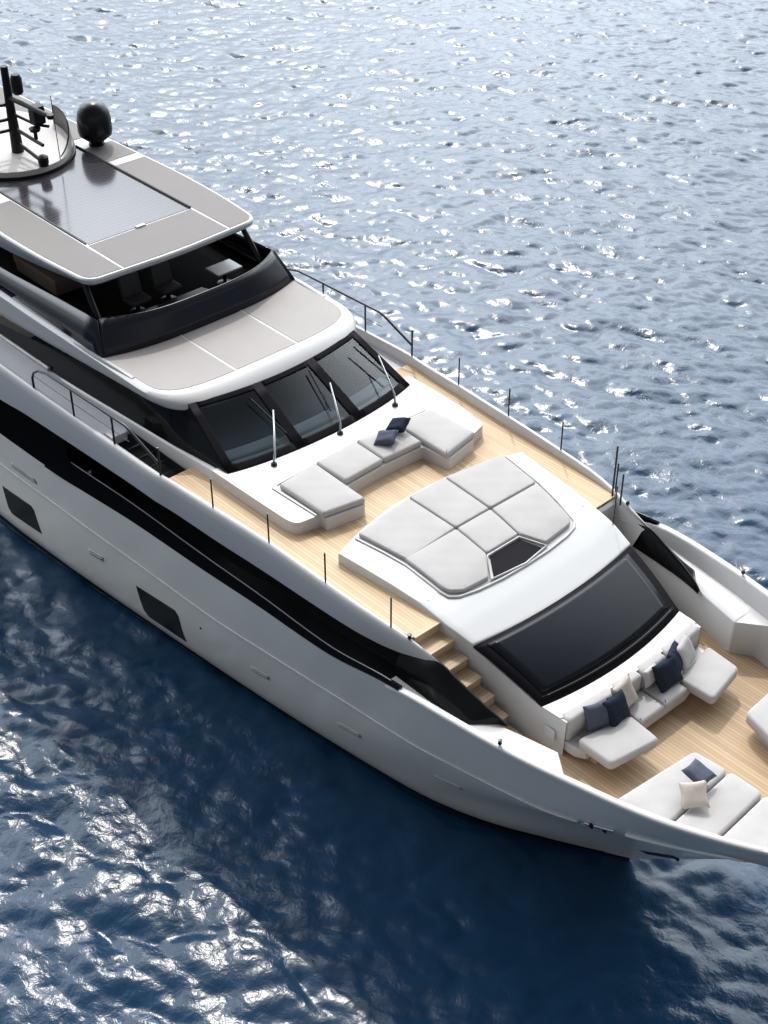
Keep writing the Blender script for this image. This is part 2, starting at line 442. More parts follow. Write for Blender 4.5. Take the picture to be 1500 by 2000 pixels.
# ------------------------------------------------------------------ water
def build_water():
    N, L = 1024, 86.016; dx = L/N
    k1 = 2*np.pi*np.fft.fftfreq(N, d=dx)
    KX, KY = np.meshgrid(k1, k1, indexing='ij'); K = np.hypot(KX, KY); K[0, 0] = 1
    wd = R(118)
    c = (KX*math.cos(wd)+KY*math.sin(wd))/K
    kp = 2*np.pi/2.2
    S = K**-3.7*np.exp(-(kp/K)**2)*(0.25+0.75*np.abs(c)**2)*np.exp(-(K*0.05)**2)
    S[0, 0] = 0
    g = np.random.default_rng(5)
    H = (g.normal(size=(N, N))+1j*g.normal(size=(N, N)))*np.sqrt(S)
    h = np.fft.ifft2(H).real
    sx = np.fft.ifft2(1j*KX*H).real; sy = np.fft.ifft2(1j*KY*H).real
    sc = 0.165/np.sqrt((sx**2+sy**2).mean())
    h *= sc
    Dx = np.fft.ifft2(-1j*KX/K*H).real*sc; Dy = np.fft.ifft2(-1j*KY/K*H).real*sc
    x0, x1, y0, y1 = -58.0, 27.0, -24.0, 62.0
    def axis(a, b):
        core = np.arange(a, b, dx)
        st = dx*1.35**np.arange(1, 32); out = np.cumsum(st)
        return np.concatenate([(core[0]-out)[::-1], core, core[-1]+out])
    X1, Y1 = axis(x0, x1), axis(y0, y1)
    X, Y = np.meshgrid(X1, Y1, indexing='ij')
    ix = np.mod(np.round((X-x0)/dx).astype(np.int64), N); iy = np.mod(np.round((Y-y0)/dx).astype(np.int64), N)
    ex = np.maximum(np.maximum(x0-X, X-x1), 0); ey = np.maximum(np.maximum(y0-Y, Y-y1), 0)
    f = np.clip(1-np.hypot(ex, ey)/1.2, 0, 1)
    V = np.stack([X+Dx[ix, iy]*f*.8, Y+Dy[ix, iy]*f*.8, h[ix, iy]*f], -1).reshape(-1, 3)
    nx, ny = len(X1), len(Y1)
    idx = np.arange(nx*ny).reshape(nx, ny)
    F = np.stack([idx[:-1, :-1], idx[1:, :-1], idx[1:, 1:], idx[:-1, 1:]], -1).reshape(-1, 4)
    me = bpy.data.meshes.new('sea')
    me.vertices.add(len(V)); me.vertices.foreach_set('co', V.ravel().astype(np.float32))
    me.loops.add(F.size); me.loops.foreach_set('vertex_index', F.ravel().astype(np.int32))
    me.polygons.add(len(F)); me.polygons.foreach_set('loop_start', np.arange(0, F.size, 4, dtype=np.int32))
    try: me.polygons.foreach_set('loop_total', np.full(len(F), 4, np.int32))
    except Exception: pass
    me.polygons.foreach_set('use_smooth', np.ones(len(F), bool))
    me.update(calc_edges=True); me.validate()
    o = link('water', me, SEA); o['kind'] = 'structure'
    return o
build_water()

# ------------------------------------------------------------------ the yacht
yacht = bpy.data.objects.new('motor_yacht', None); scene.collection.objects.link(yacht)
yacht.empty_display_size = 2
tag(yacht, 'large white motor yacht with teak foredeck, black glazing bands and grey hardtop at sea', 'yacht')

# -- hull form (half breadth y and height z along x)
XA = -18.0
# HULL-CURVES-BEGIN
KEEL = curve([(-18, 2.6, -1.0), (-4, 2.2, -1.0), (4, 1.1, -1.0), (7, .4, -1.0), (8.6, 0, -1.0)])
WLIN = curve([(-18, 3.72, 0), (-9.8, 3.75, 0), (-7.3, 3.62, 0), (-2.3, 3.14, 0), (.9, 2.81, 0), (3.8, 2.45, 0), (5.46, 2.2, 0), (6.7, 1.80, 0), (8.3, .93, 0), (9.2, .38, 0), (9.8, 0, 0)])
MIDC = curve([(-18, 3.74, 1.0), (-9, 3.76, 1.1), (-2, 3.45, 1.2), (1.5, 3.22, 1.3), (4.5, 2.98, 1.5), (6.5, 2.68, 1.7), (8, 2.26, 1.9), (9.3, 1.82, 2.0), (10.5, 1.25, 2.1), (11.6, .55, 2.2), (12.4, 0, 2.3)])
RUBC = curve([(-18, 3.72, 2.0), (-9.2, 3.72, 2.28), (-5.75, 3.72, 2.48), (-2.8, 3.66, 2.6), (0, 3.6, 2.70), (2.3, 3.54, 2.93), (4.9, 3.45, 3.2), (6.55, 3.4, 3.38), (7.85, 3.27, 3.54), (9.8, 3.02, 3.8), (10.6, 2.88, 4.02), (12, 2.35, 4.25), (13.3, 1.65, 4.4), (14.5, .85, 4.5), (15.3, 0, 4.55)])
GUNC = curve([(-18, 3.8, 3.3), (-8.9, 3.8, 3.52), (-5.3, 3.84, 3.8), (-2.3, 3.86, 4.18), (.4, 3.88, 4.42), (2.4, 3.9, 4.64), (4.6, 3.92, 4.83), (6.5, 3.92, 5.24), (7.5, 3.87, 5.34), (8.3, 3.79, 5.37), (8.9, 3.72, 5.39), (9.64, 3.6, 5.41), (10.67, 3.39, 5.45), (11.64, 3.16, 5.48), (12.34, 2.94, 5.5), (13.15, 2.6, 5.52), (13.93, 2.2, 5.54), (14.7, 1.72, 5.56), (15.4, 1.12, 5.58), (15.9, .55, 5.6), (16.2, 0, 5.6)])
CURVES = [(KEEL, 8.6), (WLIN, 9.8), (MIDC, 12.4), (RUBC, 15.3), (GUNC, 16.2)]
def hull_y(x, z):
    zs, ys = [], []
    for f, xs in CURVES:
        if x < xs-1e-6:
            y, zz = f(x); zs.append(zz); ys.append(y)
    for i in range(len(CURVES)-1):      # the raked stem closes the section from below
        (fa, xa), (fb, xb) = CURVES[i], CURVES[i+1]
        if xa <= x < xb:
            t = (x-xa)/(xb-xa); zs.insert(0, fa(xa)[1]*(1-t)+fb(xb)[1]*t); ys.insert(0, 0.0)
    return float(np.interp(z, zs, ys))
# HULL-CURVES-END
US = np.concatenate([np.linspace(0, .8, 70), np.linspace(.8, 1, 46)[1:]])
def cx(f, xs, u, dz=0.0, dy=0.0):
    x = XA+u*(xs-XA); y, z = f(x); return (x, max(0.0, y+dy), z+dz)

def hull_rows(sg):
    rows = []
    for u in US:
        P = [cx(f, xs, u) for f, xs in CURVES]
        r = []
        for a, b in zip(P[:-1], P[1:]):
            for t in (0, .25, .5, .75): r.append(tuple(a[i]+(b[i]-a[i])*t for i in range(3)))
        r.append(P[-1])
        # round the section below the rub line so the flare reads as one surface
        q = np.array(r); q2 = q.copy()
        for _ in range(3):
            q2[1:12] = .25*q2[0:11]+.5*q2[1:12]+.25*q2[2:13]
        q = np.concatenate([q2[:12], q[12:]])
        rows.append([(p[0], sg*p[1], p[2]) for p in q])
    return rows
bm = bmesh.new()
for sg in (-1, 1): bm_grid(bm, hull_rows(sg))
bm.faces.new([bm.verts.new(p) for p in ((XA, -2.6, -1), (XA, -3.72, 0), (XA, -3.72, 2), (XA, -3.8, 3.3), (XA, 3.8, 3.3), (XA, 3.72, 2), (XA, 3.72, 0), (XA, 2.6, -1))])
hull = finish('hull', bm, HULLW, yacht, 40)

from mathutils.bvhtree import BVHTree
_hv = [v.co.copy() for v in hull.data.vertices]; _hf = [list(p.vertices) for p in hull.data.polygons]
HBVH = BVHTree.FromPolygons(_hv, _hf)
def hull_s(x, z):
    """half breadth of the built hull surface"""
    h = HBVH.ray_cast(Vector((x, -9, z)), Vector((0, 1, 0)))
    return -h[0].y if h[0] is not None and h[0].y < 0 else hull_y(x, z)

def on_hull(poly, sg, off=.012, nx=10):
    """polygon (x, z) laid on the hull side, subdivided so it follows the curvature"""
    return [(x, sg*(hull_s(x, z)+off), z) for x, z in poly]

def hull_patch(name, quad, m, parent, sg=-1, off=.014, thick=.02, rnd=0.0):
    a, b, c, d = [np.array(p, float) for p in quad]   # top aft, top fwd, bottom fwd, bottom aft
    rows = []
    for i in range(7):
        s = i/6
        t0 = a+(b-a)*s; t1 = d+(c-d)*s
        rows.append([(lambda p: (p[0], sg*(hull_s(p[0], p[1])+off), p[1]))(t0+(t1-t0)*j/4) for j in range(5)])
    return loft(name, rows, m, parent, thick=thick)

# boot stripe at the waterline
for sg in (-1, 1):
    rows = []
    for u in US:
        x, y, z = cx(WLIN, 9.8, u)
        rows.append([(x, sg*(hull_y(x, zz)+.02), zz) for zz in (-.3, -.05, .08, .17)] if x < 9.4 else [(x, sg*max(0, y+.02), zz) for zz in (-.3, -.05, .08, .17)])
    loft('boot_stripe', rows, ANTIF, hull)
# rub line moulding
for sg in (-1, 1):
    bm = bmesh.new()
    pts = [(lambda q: (q[0], sg*(q[1]+.01), q[2]))(RUBCp) for RUBCp in [(x, *RUBC(x)) for x in np.linspace(-18, 10.75, 90)]]
    bm_tube(bm, pts, .022, 6)
    finish('rub_rail', bm, WHITE, hull)

# -- bow gunwale: narrow cap, inner face, ledge and inner wall
def LEDGE_IN(x): return float(np.interp(x, [6.2, 7, 7.75, 8.5, 9.0, 9.69, 10.28, 10.5], [3.16, 3.12, 3.06, 2.95, 2.82, 2.66, 3.10, 3.24]))
CAPW = .16
def gun(x): return GUNC(x)
for sg in (-1, 1):
    rows = []
    for x in list(np.linspace(6.35, 15.6, 60))+[15.9, 16.1, 16.18]:
        y, z = gun(x); k = min(1.0, (x-6.35)/.5); z -= (1-k)*.06
        yi = max(0, y-CAPW*min(1, y))
        fl = 5.03 if x < 10.5 else 4.3
        if x > 15.45: yi, fl = 0.0, z-.03          # solid stem head
        yw = max(0, min(yi-.02, hull_y(x, fl-.1)-.14))
        rows.append([(x, sg*(y+.004), z-.06), (x, sg*(y+.006), z-.015), (x, sg*(y-.02), z+.012), (x, sg*(yi+.03), z+.012), (x, sg*yi, z-.02), (x, sg*yw, fl-.03)])
    loft('bulwark', rows, WHITE, yacht, angle=50)
    rows = []
    for x in sorted(list(np.linspace(6.2, 10.5, 60))+[9.69, 10.28]):
        y, z = gun(x); yi = LEDGE_IN(x)
        yo = max(y-.17, yi+.01)
        rows.append([(x, sg*yo, 5.03), (x, sg*(yi+.03), 5.03), (x, sg*yi, 5.0), (x, sg*min(yi-.015, hull_y(x, 4.1)-.12), 4.1)])
    loft('bulwark_ledge', rows, WHITE, yacht, angle=50)

# -- upper bulwark band beside the foredeck
YI = curve([(-18, 3.78), (-6, 3.77), (-2.85, 3.745), (-1.4, 3.74), (-.65, 3.67), (.8, 3.585), (2.2, 3.49), (4.1, 3.41), (5, 3.36), (5.73, 3.27), (6.26, 3.17), (7.02, 3.11)])
ZC = curve([(-18, 5.95), (-8, 6.0), (-4, 6.06), (-1, 6.13), (2.2, 6.16), (4.1, 6.10), (5, 6.06), (5.73, 5.98), (6.26, 5.88), (7.02, 5.70)])
ZB = curve([(-18, 4.62), (-8.2, 4.92), (-6.7, 5.09), (-3.3, 5.31), (-1.4, 5.40), (1, 5.38), (4.3, 5.42), (5.6, 5.47), (6.3, 5.53), (6.75, 5.62), (7.02, 5.695)])
for sg in (-1, 1):
    rows = []
    for x in np.concatenate([np.linspace(-18, 5, 60), np.linspace(5, 7.02, 26)[1:]]):
        yi, zc, zb = YI(x), ZC(x), ZB(x); wd = .15*min(1, max(.0, (7.06-x)/.9)); h = zc-zb
        r = min(.16, h*.45)
        rows.append([(x, sg*(yi+.01), min(5.72, zb+.3)), (x, sg*yi, zc-.025), (x, sg*(yi+.025*min(1, wd*8)), zc),
                     (x, sg*(yi+wd*.55), zc-.004), (x, sg*(yi+wd*.8), zc-.025-.02*min(1, h)), (x, sg*(yi+wd), zc-r*.55), (x, sg*(yi+wd*1.12), zc-r*1.3),
                     (x, sg*(yi+wd*1.16), zb+h*.3), (x, sg*(yi+wd*1.08), zb), (x, sg*(yi-.25*min(1, h)), zb)])
    loft('upper_bulwark', rows, WHITE, yacht, angle=60)

# -- black side recess: glazed strip with steel rail, walkway and dark inner wall
for sg in (-1, 1):
    rows = []
    for x in np.linspace(-6.35, 6.7, 60):
        y, z = GUNC(x); k = min(1, max(0, (6.6-x)/12.0)); y += .03*min(1, max(0, -4.6-x))
        hr = (.05+.55*k)*min(1, .02+max(0, (x+6.35))*.85)
        yr = y-.05
        rows.append([(x, sg*(y+.003), z-.01), (x, sg*(yr+.01), z+hr*.6), (x, sg*yr, z+hr), (x, sg*(yr-.07), z+hr), (x, sg*(yr-.09), z-.1), (x, sg*(min(yr-.1, hull_y(x, min(z-.35, 4.6))-.06)), min(z-.35, 4.6))])
    loft('side_glazing', rows, STRIP, yacht, angle=30)
    tube('side_rail', [(x, sg*(GUNC(x)[0]-.07), GUNC(x)[1]+(.05+.55*min(1, max(0, (6.6-x)/12.0)))*min(1, .02+max(0, (x+6.35))*.85)+.012) for x in np.linspace(-5.2, 6.45, 40)], .016, RAILG, yacht)
    rows = []
    for x in np.linspace(-5.6, 5.85, 40):
        y, z = GUNC(x)
        zf = min(z-.35, 4.6); yo = min(y-.15, hull_y(x, zf)-.07); yi2 = min(3.0, y-.5)
        rows.append([(x, sg*yo, zf), (x, sg*yi2, zf), (x, sg*(yi2-.02), zf+.03), (x, sg*(yi2-.05), 5.75)])
    loft('side_walkway', rows, RECESS, yacht)
    box('recess_end', Vector((-5.62, sg*3.3, 4.55)), (.05, .95, 2.0), RECESS, yacht)
    # flush black window band aft of the recess
    rows = []
    for x in np.linspace(-18, -5.1, 30):
        y, z = GUNC(x); zb = ZB(x)
        rows.append([(x, sg*(y-.005), z-.02), (x, sg*(y-.03), z+(zb-z)*.5), (x, sg*(YI(x)+.10), zb+.03)])
    loft('side_window_band', rows, STRIP, yacht)

# dark curved wing between the upper bulwark and the ledge, outside the stairs
WT = curve([(5.6, 3.2, 5.55), (6.5, 3.16, 5.62), (6.95, 3.13, 5.69), (7.5, 3.09, 5.52), (8.1, 3.02, 5.30), (8.45, 2.95, 5.15), (8.6, 2.9, 5.06)])
for sg in (-1, 1):
    rows = []
    for x in np.linspace(6.1, 8.6, 40):
        y, z = WT(x); yb = 3.5-.12*max(0, x-7.2)-(max(0, x-8.1)*1.05 if x > 8.1 else 0); yb = max(yb, y+.015)
        rows.append([(x, sg*(y-.05), 5.0), (x, sg*(y-.05), z-.01), (x, sg*(y-.02), z+.012), (x, sg*(y+.02), z), (x, sg*(y+(yb-y)*.45), 5.05+(z-5.05)*.62), (x, sg*(y+(yb-y)*.85), 5.05+(z-5.05)*.2), (x, sg*yb, 5.035)])
    loft('side_wing', rows, DGLASS, yacht, angle=60)

# -- decks
def half_poly(f, xs): return [(x, f(x)) for x in xs]
xs = list(np.linspace(-1.15, 6.3, 40))
up = [(x, -(YI(x)+.005)) for x in xs]+[(6.3, 0), (5.95, 0)]+[(x, YI(x)+.005) for x in xs[::-1] if x < 5.95]
prism('upper_deck', up, 5.78, 5.90, TEAK, yacht)
xs = list(np.linspace(-18, -1.15, 30))
for sg in (-1, 1):
    pl = [(x, sg*(YI(x)+.005)) for x in xs if x < -3.2 or sg > 0]
    xe = pl[-1][0]
    pl += [(xe, sg*2.6), (-18, sg*2.6)]
    prism('side_deck', pl, 5.70, 5.80, GREYDECK, yacht)
xs = list(np.linspace(8.4, 10.4, 10))+list(np.linspace(10.5, 15.4, 20))
def bowin(x): return min(LEDGE_IN(x)-.01, hull_y(x, 4.2)-.13) if x < 10.45 else max(.05, min(GUNC(x)[0]-.17, hull_y(x, 4.2)-.12-.1*min(1, max(0, x-10.5))))
bp = [(x, -bowin(x)) for x in xs]+[(x, bowin(x)) for x in xs[::-1]]
prism('bow_deck', bp, 4.12, 4.22, TEAKB, yacht)

bm = bmesh.new()
bm_grid(bm, [[(5.93, 2.3, 5.86), (5.96, 2.8, 5.86), (5.93, 3.24, 5.86)], [(6.0, 2.3, 5.80), (6.03, 2.8, 5.80), (6.0, 3.24, 5.80)], [(6.02, 2.3, 4.1), (6.05, 2.8, 4.1), (6.02, 3.24, 4.1)]])
finish('deck_end', bm, WHITE, yacht)
for sg in (-1, 1):
    rows = []
    for x in np.linspace(5.97, 6.95, 14):
        rows.append([(x, sg*(YI(x)-.015), ZC(x)-.04), (x-.1, sg*(YI(x)-.05), 5.55)]+([(x-.32, sg*(YI(x)-.09), 4.95)] if sg > 0 else [(x-.1, sg*(YI(x)-.06), 5.54)]))
    loft('stair_wall', rows, WHITE, yacht)
# stairs on the starboard side, seven risers
RIS = (5.90-4.22)/7
for sg in (-1,):
    st = bpy.data.objects.new('stairs', None); scene.collection.objects.link(st); st.parent = yacht
    bm = bmesh.new()
    for i in range(6):
        xf = 6.34+.372*(i+1); z = 5.90-RIS*(i+1)
        bm_box(bm, Vector((xf-.5*.372-.05, sg*2.76, z-RIS*.5-.02)), (.372+.02, .74, RIS-.02))
    bm_box(bm, Vector((6.28, sg*2.76, 5.86-RIS*.5)), (.08, .74, RIS))
    finish('stair_riser', bm, TEAKS, st)
    for i in range(6):
        xf = 6.34+.372*(i+1); z = 5.90-RIS*(i+1)
        box('tread', Vector((xf-.186-.02, sg*2.76, z-.02)), (.41, .735, .04), TEAKS, st, bevel=.012)
    box('tread', Vector((6.30, sg*2.78, 5.88)), (.12, .72, .045), TEAKS, st, bevel=.012)

# -- foredeck sofa plinth in front of the windscreen (U shaped)
d1 = [(-.4, -2.90), (1.1, -2.86), (2.1, -2.83), (2.35, -2.76), (2.44, -2.2), (2.66, -2.2), (2.80, -1.2), (2.05, -1.08), (2.0, 0), (2.05, 1.14), (2.80, 1.22), (2.62, 2.2), (2.46, 2.3), (2.33, 2.82), (1.4, 2.98), (.1, 3.0), (-.4, 3.0)]
d1 = round_poly(d1, [0, .2, .15, .12, .02, .02, .12, .05, .3, .05, .12, .02, .02, .12, .2, .2, 0], 4)
d1p = prism('foredeck_sofa_base', d1, 5.72, 6.2, WHITE, yacht, bevel=.03, segs=3)
for sg in (-1, 1):
    rim = [(1.02, sg*2.36), (2.42, sg*2.30), (2.42, sg*2.25), (1.12, sg*2.29), (1.02, sg*2.2), (.97, sg*1.2), (.90, sg*1.2), (.93, sg*2.28)]
    prism('cushion_lip', rim, 6.17, 6.235, WHITE, d1p, bevel=.012)
for x, y in ((.1, -2.72), (.13, 2.78)):
    lathe('deck_filler', [(.0, .004), (.035, .004), (.04, 0)], (x, y, 6.2), STEEL, d1p, 12)

# -- sunpad plinth sloping down to the skylight
def d2(s, t):
    xb = 3.12+.50*abs(t)**2.2; xf = 7.32-.20*t*t
    x = xb+(xf-xb)*s
    wy = np.interp(x, [3.1, 3.6, 4.3, 5.75, 6.5, 7.2], [2.72, 2.72, 2.64, 2.50, 2.46, 2.33])
    z = np.interp(x, [3, 3.6, 5, 5.75, 6.3, 6.7, 7.35], [6.14, 6.14, 6.11, 6.06, 5.97, 5.88, 5.69])
    return x, wy*t, z
NS, NT = 44, 28
bm = bmesh.new()
rows = [[d2(i/NS, -1+2*j/NT) for j in range(NT+1)] for i in range(NS+1)]
vs = bm_grid(bm, rows)
loop = [vs[0][j] for j in range(NT+1)]+[vs[i][NT] for i in range(1, NS+1)]+[vs[NS][j] for j in range(NT-1, -1, -1)]+[vs[i][0] for i in range(NS-1, 0, -1)]
low = [bm.verts.new((v.co.x, v.co.y, 5.6 if v.co.x < 6.4 else 4.2)) for v in loop]
for i in range(len(loop)):
    k = (i+1) % len(loop)
    bm.faces.new((loop[i], loop[k], low[k], low[i]))
bmesh.ops.recalc_face_normals(bm, faces=bm.faces)
es = [e for e in bm.edges if len(e.link_faces) == 2 and e.calc_face_angle(0) > R(50) and max(v.co.z for v in e.verts) > 5.6 and (e.verts[0] in loop and e.verts[1] in loop)]
bmesh.ops.bevel(bm, geom=es, offset=.03, segments=3, profile=.5, affect='EDGES')
sunbase = finish('sunpad_base', bm, WHITE, yacht, 40)
def d2z(x, y): return float(np.interp(x, [3, 3.6, 5, 5.75, 6.3, 6.7, 7.35], [6.14, 6.14, 6.11, 6.06, 5.97, 5.88, 5.69]))
for x, y in ((5.8, -2.28), (5.78, 2.3)):
    lathe('deck_filler', [(.0, .006), (.035, .006), (.04, 0)], (x, y, d2z(x, y)+.002), STEEL, sunbase, 12)
# raised lip around the sunpad cushions
lip_o = [(3.45, -2.12), (4.76, -1.92), (5.8, -1.95), (6.08, -1.9), (6.28, -.9), (6.30, 0), (6.28, .75), (6.16, 1.7), (4.7, 2.1), (3.5, 2.28)]
bm = bmesh.new()
bm_tube(bm, [(x, y, d2z(x, y)+.012) for x, y in [(3.5, -2.14), (4.2, -2.02), (4.8, -1.95), (5.4, -1.96), (5.82, -1.97), (6.02, -1.93), (6.14, -1.75), (6.24, -1.3), (6.3, -.7), (6.32, 0), (6.3, .7), (6.24, 1.3), (6.16, 1.62), (6.02, 1.78), (5.4, 1.95), (4.7, 2.12), (3.52, 2.3)]], .03, 8)
finish('cushion_lip', bm, WHITE, sunbase, 60)

# pocket tray at the front of the sunpad
tray = [(5.72, -.46), (6.22, -.84), (6.26, 0), (6.22, .64), (5.72, .40)]
prism('sunpad_tray', tray, 5.9, lambda x, y: d2z(x, y)+.02, TRAYM, sunbase)
bm = bmesh.new()
tp = [(5.68, -.5), (6.2, -.92), (6.30, 0), (6.2, .72), (5.68, .44), (5.68, -.5)]
bm_tube(bm, [(x, y, d2z(x, y)+.035) for x, y in tp], .028, 8)
finish('tray_frame', bm, WHITE, sunbase, 60)

# -- skylight
def skl(s, t, m=0.0):
    xb = 7.30-.17*t*t; xf = 8.98-.24*t*t
    x = xb+(xf-xb)*s; y = t*(2.33+(2.05-2.33)*s)
    z = 5.70+(5.06-5.70)*s+.05*math.sin(math.pi*s)
    return (x, y, z+m)
rows = [[skl(i/14, -1+2*j/20) for j in range(21)] for i in range(15)]
sk = loft('skylight', rows, PILLAR, yacht, thick=.04)
rows = [[skl(.06+.80*i/14, -.90+1.80*j/20, .035) for j in range(21)] for i in range(15)]
loft('skylight_glass', rows, SKYL, sk, thick=.02)
rows = [[skl(.905+.03*i/3, -.95+1.9*j/20, .045) for j in range(21)] for i in range(4)]
loft('skylight_trim', rows, DGLASS, sk, thick=.03)
# house front: sides, sill and sofa back
for sg in (-1, 1):
    rows = []
    for x in np.linspace(7.05, 9.32, 16):
        y = np.interp(x, [7.05, 7.15, 8.75, 9.32], [2.36, 2.345, 2.075, 2.03])
        z = np.interp(x, [7.0, 7.13, 8.75, 8.9, 9.4], [5.73, 5.68, 5.045, 5.07, 5.07])
        rows.append([(x, sg*(y-.05), z-.01), (x, sg*(y-.012), z-.006), (x, sg*y, z-.03), (x, sg*(y+.03), 4.1)])
    loft('house_side', rows, WHITE, yacht, angle=60)
    hs = box('speaker_grille', Vector((9.0, sg*2.10, 4.62)), (.26, .03, .24), GREYDECK, yacht, bevel=.008)
sill = []
for j in range(21):
    t = -1+2*j/20; sill.append((8.98-.24*t*t-.03, t*2.07))
front = [(9.30-.12*t*t, t*2.04) for t in np.linspace(1, -1, 21)]
prism('sofa_sill', sill+front, 4.9, 5.085, WHITE, yacht, bevel=.02)
# bow sofa base
base = [(9.0, -2.02), (9.55, -2.0), (9.75, -1.9), (10.0, -.75), (10.02, .75), (9.75, 1.9), (9.55, 2.0), (9.0, 2.02)]
prism('bow_sofa_base', base, 4.32, 4.56, WHITE, yacht, bevel=.02)
prism('bow_sofa_plinth', [(8.8, -2.0), (9.9, -1.75), (9.9, 1.75), (8.8, 2.0)], 4.20, 4.33, TEAKB, yacht)

# -- wheelhouse
yf = lambda t: t
def ws_bot(t): return (.28-.30*t*t-.05*abs(t)**6, 2.72*t, 6.19)
def ws_top(t): return (-1.42-.35*t*t, 2.45*t, 7.06)
whl = bpy.data.objects.new('wheelhouse', None); scene.collection.objects.link(whl); whl.parent = yacht
def wsp(s, t, off=0.0):
    a, b = Vector(ws_bot(t)), Vector(ws_top(t)); p = a+(b-a)*s
    n = Vector((.87*.5, 0, .87)).normalized()
    return tuple(p+n*off)
rows = [[wsp(s, t) for t in np.linspace(-1, 1, 31)] for s in np.linspace(0, 1, 6)]
def pane(name, t0, t1, s0, s1, mt, off, th=.0):
    rows = [[wsp(s, t, off) for t in np.linspace(t0, t1, 12)] for s in np.linspace(s0, s1, 6)]
    return loft(name, rows, mt, whl, thick=th)
PANES = [(-.93, -.37), (-.27, .27), (.37, .93)]
for t0, t1 in PANES: pane('windscreen_pane', t0, t1, .10, .93, GLASS, .0)
# black frame made of strips between the panes
for t0, t1 in [(-1.0, -.93), (-.37, -.27), (.27, .37), (.93, 1.0)]: pane('windscreen_pillar', t0, t1, .0, 1.0, PILLAR, .004, .05)
for t0, t1 in PANES:
    pane('windscreen_frame', t0, t1, .0, .10, PILLAR, .004, .05)
    pane('windscreen_frame', t0, t1, .93, 1.0, PILLAR, .004, .05)
# interior: dark back wall, floor, pale dashboard with vent slot
box('cabin_wall', Vector((-2.6, 0, 6.5)), (.1, 5.0, 1.3), CABIN, whl)
prism('cabin_floor', [(-2.6, -2.5), (-.02, -2.5), (.12, 0), (-.02, 2.5), (-2.6, 2.5)], 5.9, 5.95, CABIN, whl)
for t0, t1 in PANES:
    a0, a1 = t0+.03, t1-.05
    for x0, x1, zz in ((-.14, -.34, 6.235), (-.42, -.72, 6.29)):
        pl = [(ws_bot(a)[0]+x0, 2.70*a) for a in np.linspace(a0, a1, 6)]+[(ws_bot(a)[0]+x1, 2.66*a) for a in np.linspace(a1, a0, 6)]
        prism('dashboard', pl, zz-.06, zz, TEALP, whl)
# side windows
def sw_bot(x): return (x, 2.80-.02*(x+.3), float(np.interp(x, [-10, -5.3, -1.9, -.2], [5.62, 5.86, 6.06, 6.18])))
def sw_top(x): return (x, 2.72+.03*min(0, x+2)*-1, float(np.interp(x, [-10, -3.9, -2], [6.1, 6.78, 7.05])))
for sg in (-1, 1):
    rows = []
    for x in np.linspace(-18, -.06, 50):
        a = np.array(sw_bot(x)); k = 0 if x < -1.7 else (x+1.7)/1.64
        xt = x if x < -1.7 else -1.7
        b = np.array(sw_top(xt)); b[1] = b[1]-.18*(1 if x > -3 else 0)*min(1, (x+3)/1.3) if x > -3 else b[1]
        b[2] = max(b[2], a[2]+.1)
        a[1] = a[1]-.12*max(0, (x+1.0))
        if x >= -1.7:
            b = np.array(wsp(1.0, 1.0)) ; b = b*(1-0)+0
            a = np.array((x, np.interp(x, [-1.7, -.06], [2.82, 2.74]), a[2]))
        rows.append([(p[0], sg*p[1], p[2]) for p in (a, a+(b-a)*.33, a+(b-a)*.66, b)])
    loft('side_window', rows, DGLASS, whl)
    rows = []
    for x in np.linspace(-18, -.3, 40):
        a = sw_bot(x)
        rows.append([(x, sg*(a[1]-.04), a[2]+.01), (x, sg*(a[1]+.04), a[2]), (x, sg*(a[1]+.07), a[2]-.04), (x, sg*(a[1]+.09), 5.7)])
    loft('house_plinth', rows, WHITE, whl, angle=60)
# wipers
for a0, a1, b0, b1 in (((.36, -1.76, 6.29), (-.59, -1.01, 6.80), (-1.12, -1.22, 6.99), (-.12, -1.02, 6.46)),
                       ((.40, .13, 6.28), (-.60, .67, 6.81), (-1.14, .52, 7.01), (-.12, .30, 6.48)),
                       ((.37, 1.85, 6.29), (-.69, 2.25, 6.86), (-1.20, 1.95, 7.04), (-.22, 2.22, 6.52))):
    wp = bpy.data.objects.new('wiper', None); scene.collection.objects.link(wp); wp.parent = yacht
    A, B = Vector(a0), Vector(a1); up_ = Vector((.05, 0, .09))
    tube('wiper_arm', [A, A+(B-A)*.12+up_, A+(B-A)*.6+up_, B+up_*.8], [.028, .025, .022, .018], STEEL, wp, 8)
    lathe('wiper_pivot', [(.075, 0), (.075, .04), (.045, .07), (0, .08)], (a0[0], a0[1], 6.2), DSTEEL, wp, 12)
    tube('wiper_blade', [Vector(b0)+up_*.2, Vector(b1)+up_*.2], .022, MATT, wp, 6)

# -- wheelhouse roof (brow) with three warm grey panels
def brow_edge(xf, yo, xa=-18.0, r=.9, n=14):
    """outline from aft starboard round the front to aft port"""
    pts = []
    for t in np.linspace(0, 1, n):
        a = math.pi/2*t; pts.append((xf-.30-r+r*math.sin(a)+0, -(yo-r*.75+r*.75*math.cos(a))))
    return pts
def brow_ring(k):
    """k = 0 top inner edge ... 1 lower lip; returns points from starboard aft round to port aft"""
    xf, w0, z = k
    out = []
    for x in np.linspace(-18, -3.4, 24): out.append((x, -(w0+.05*min(1, (-3.4-x)/4)), z))
    n = 40
    for i in range(n+1):
        ang = -math.pi/2+math.pi*i/n
        cx_, sx_ = math.cos(ang), math.sin(ang)
        # superellipse nose
        e = 2/4.2
        ex = abs(cx_)**e; ey = math.copysign(abs(sx_)**e, sx_)
        out.append((-3.4+(xf+3.4)*ex, w0*ey, z))
    for x in np.linspace(-3.4, -18, 24): out.append((x, (w0+.05*min(1, (-3.4-x)/4)), z))
    return out
def zdrop(x, base): return base-(.055*max(0, -3.4-x))
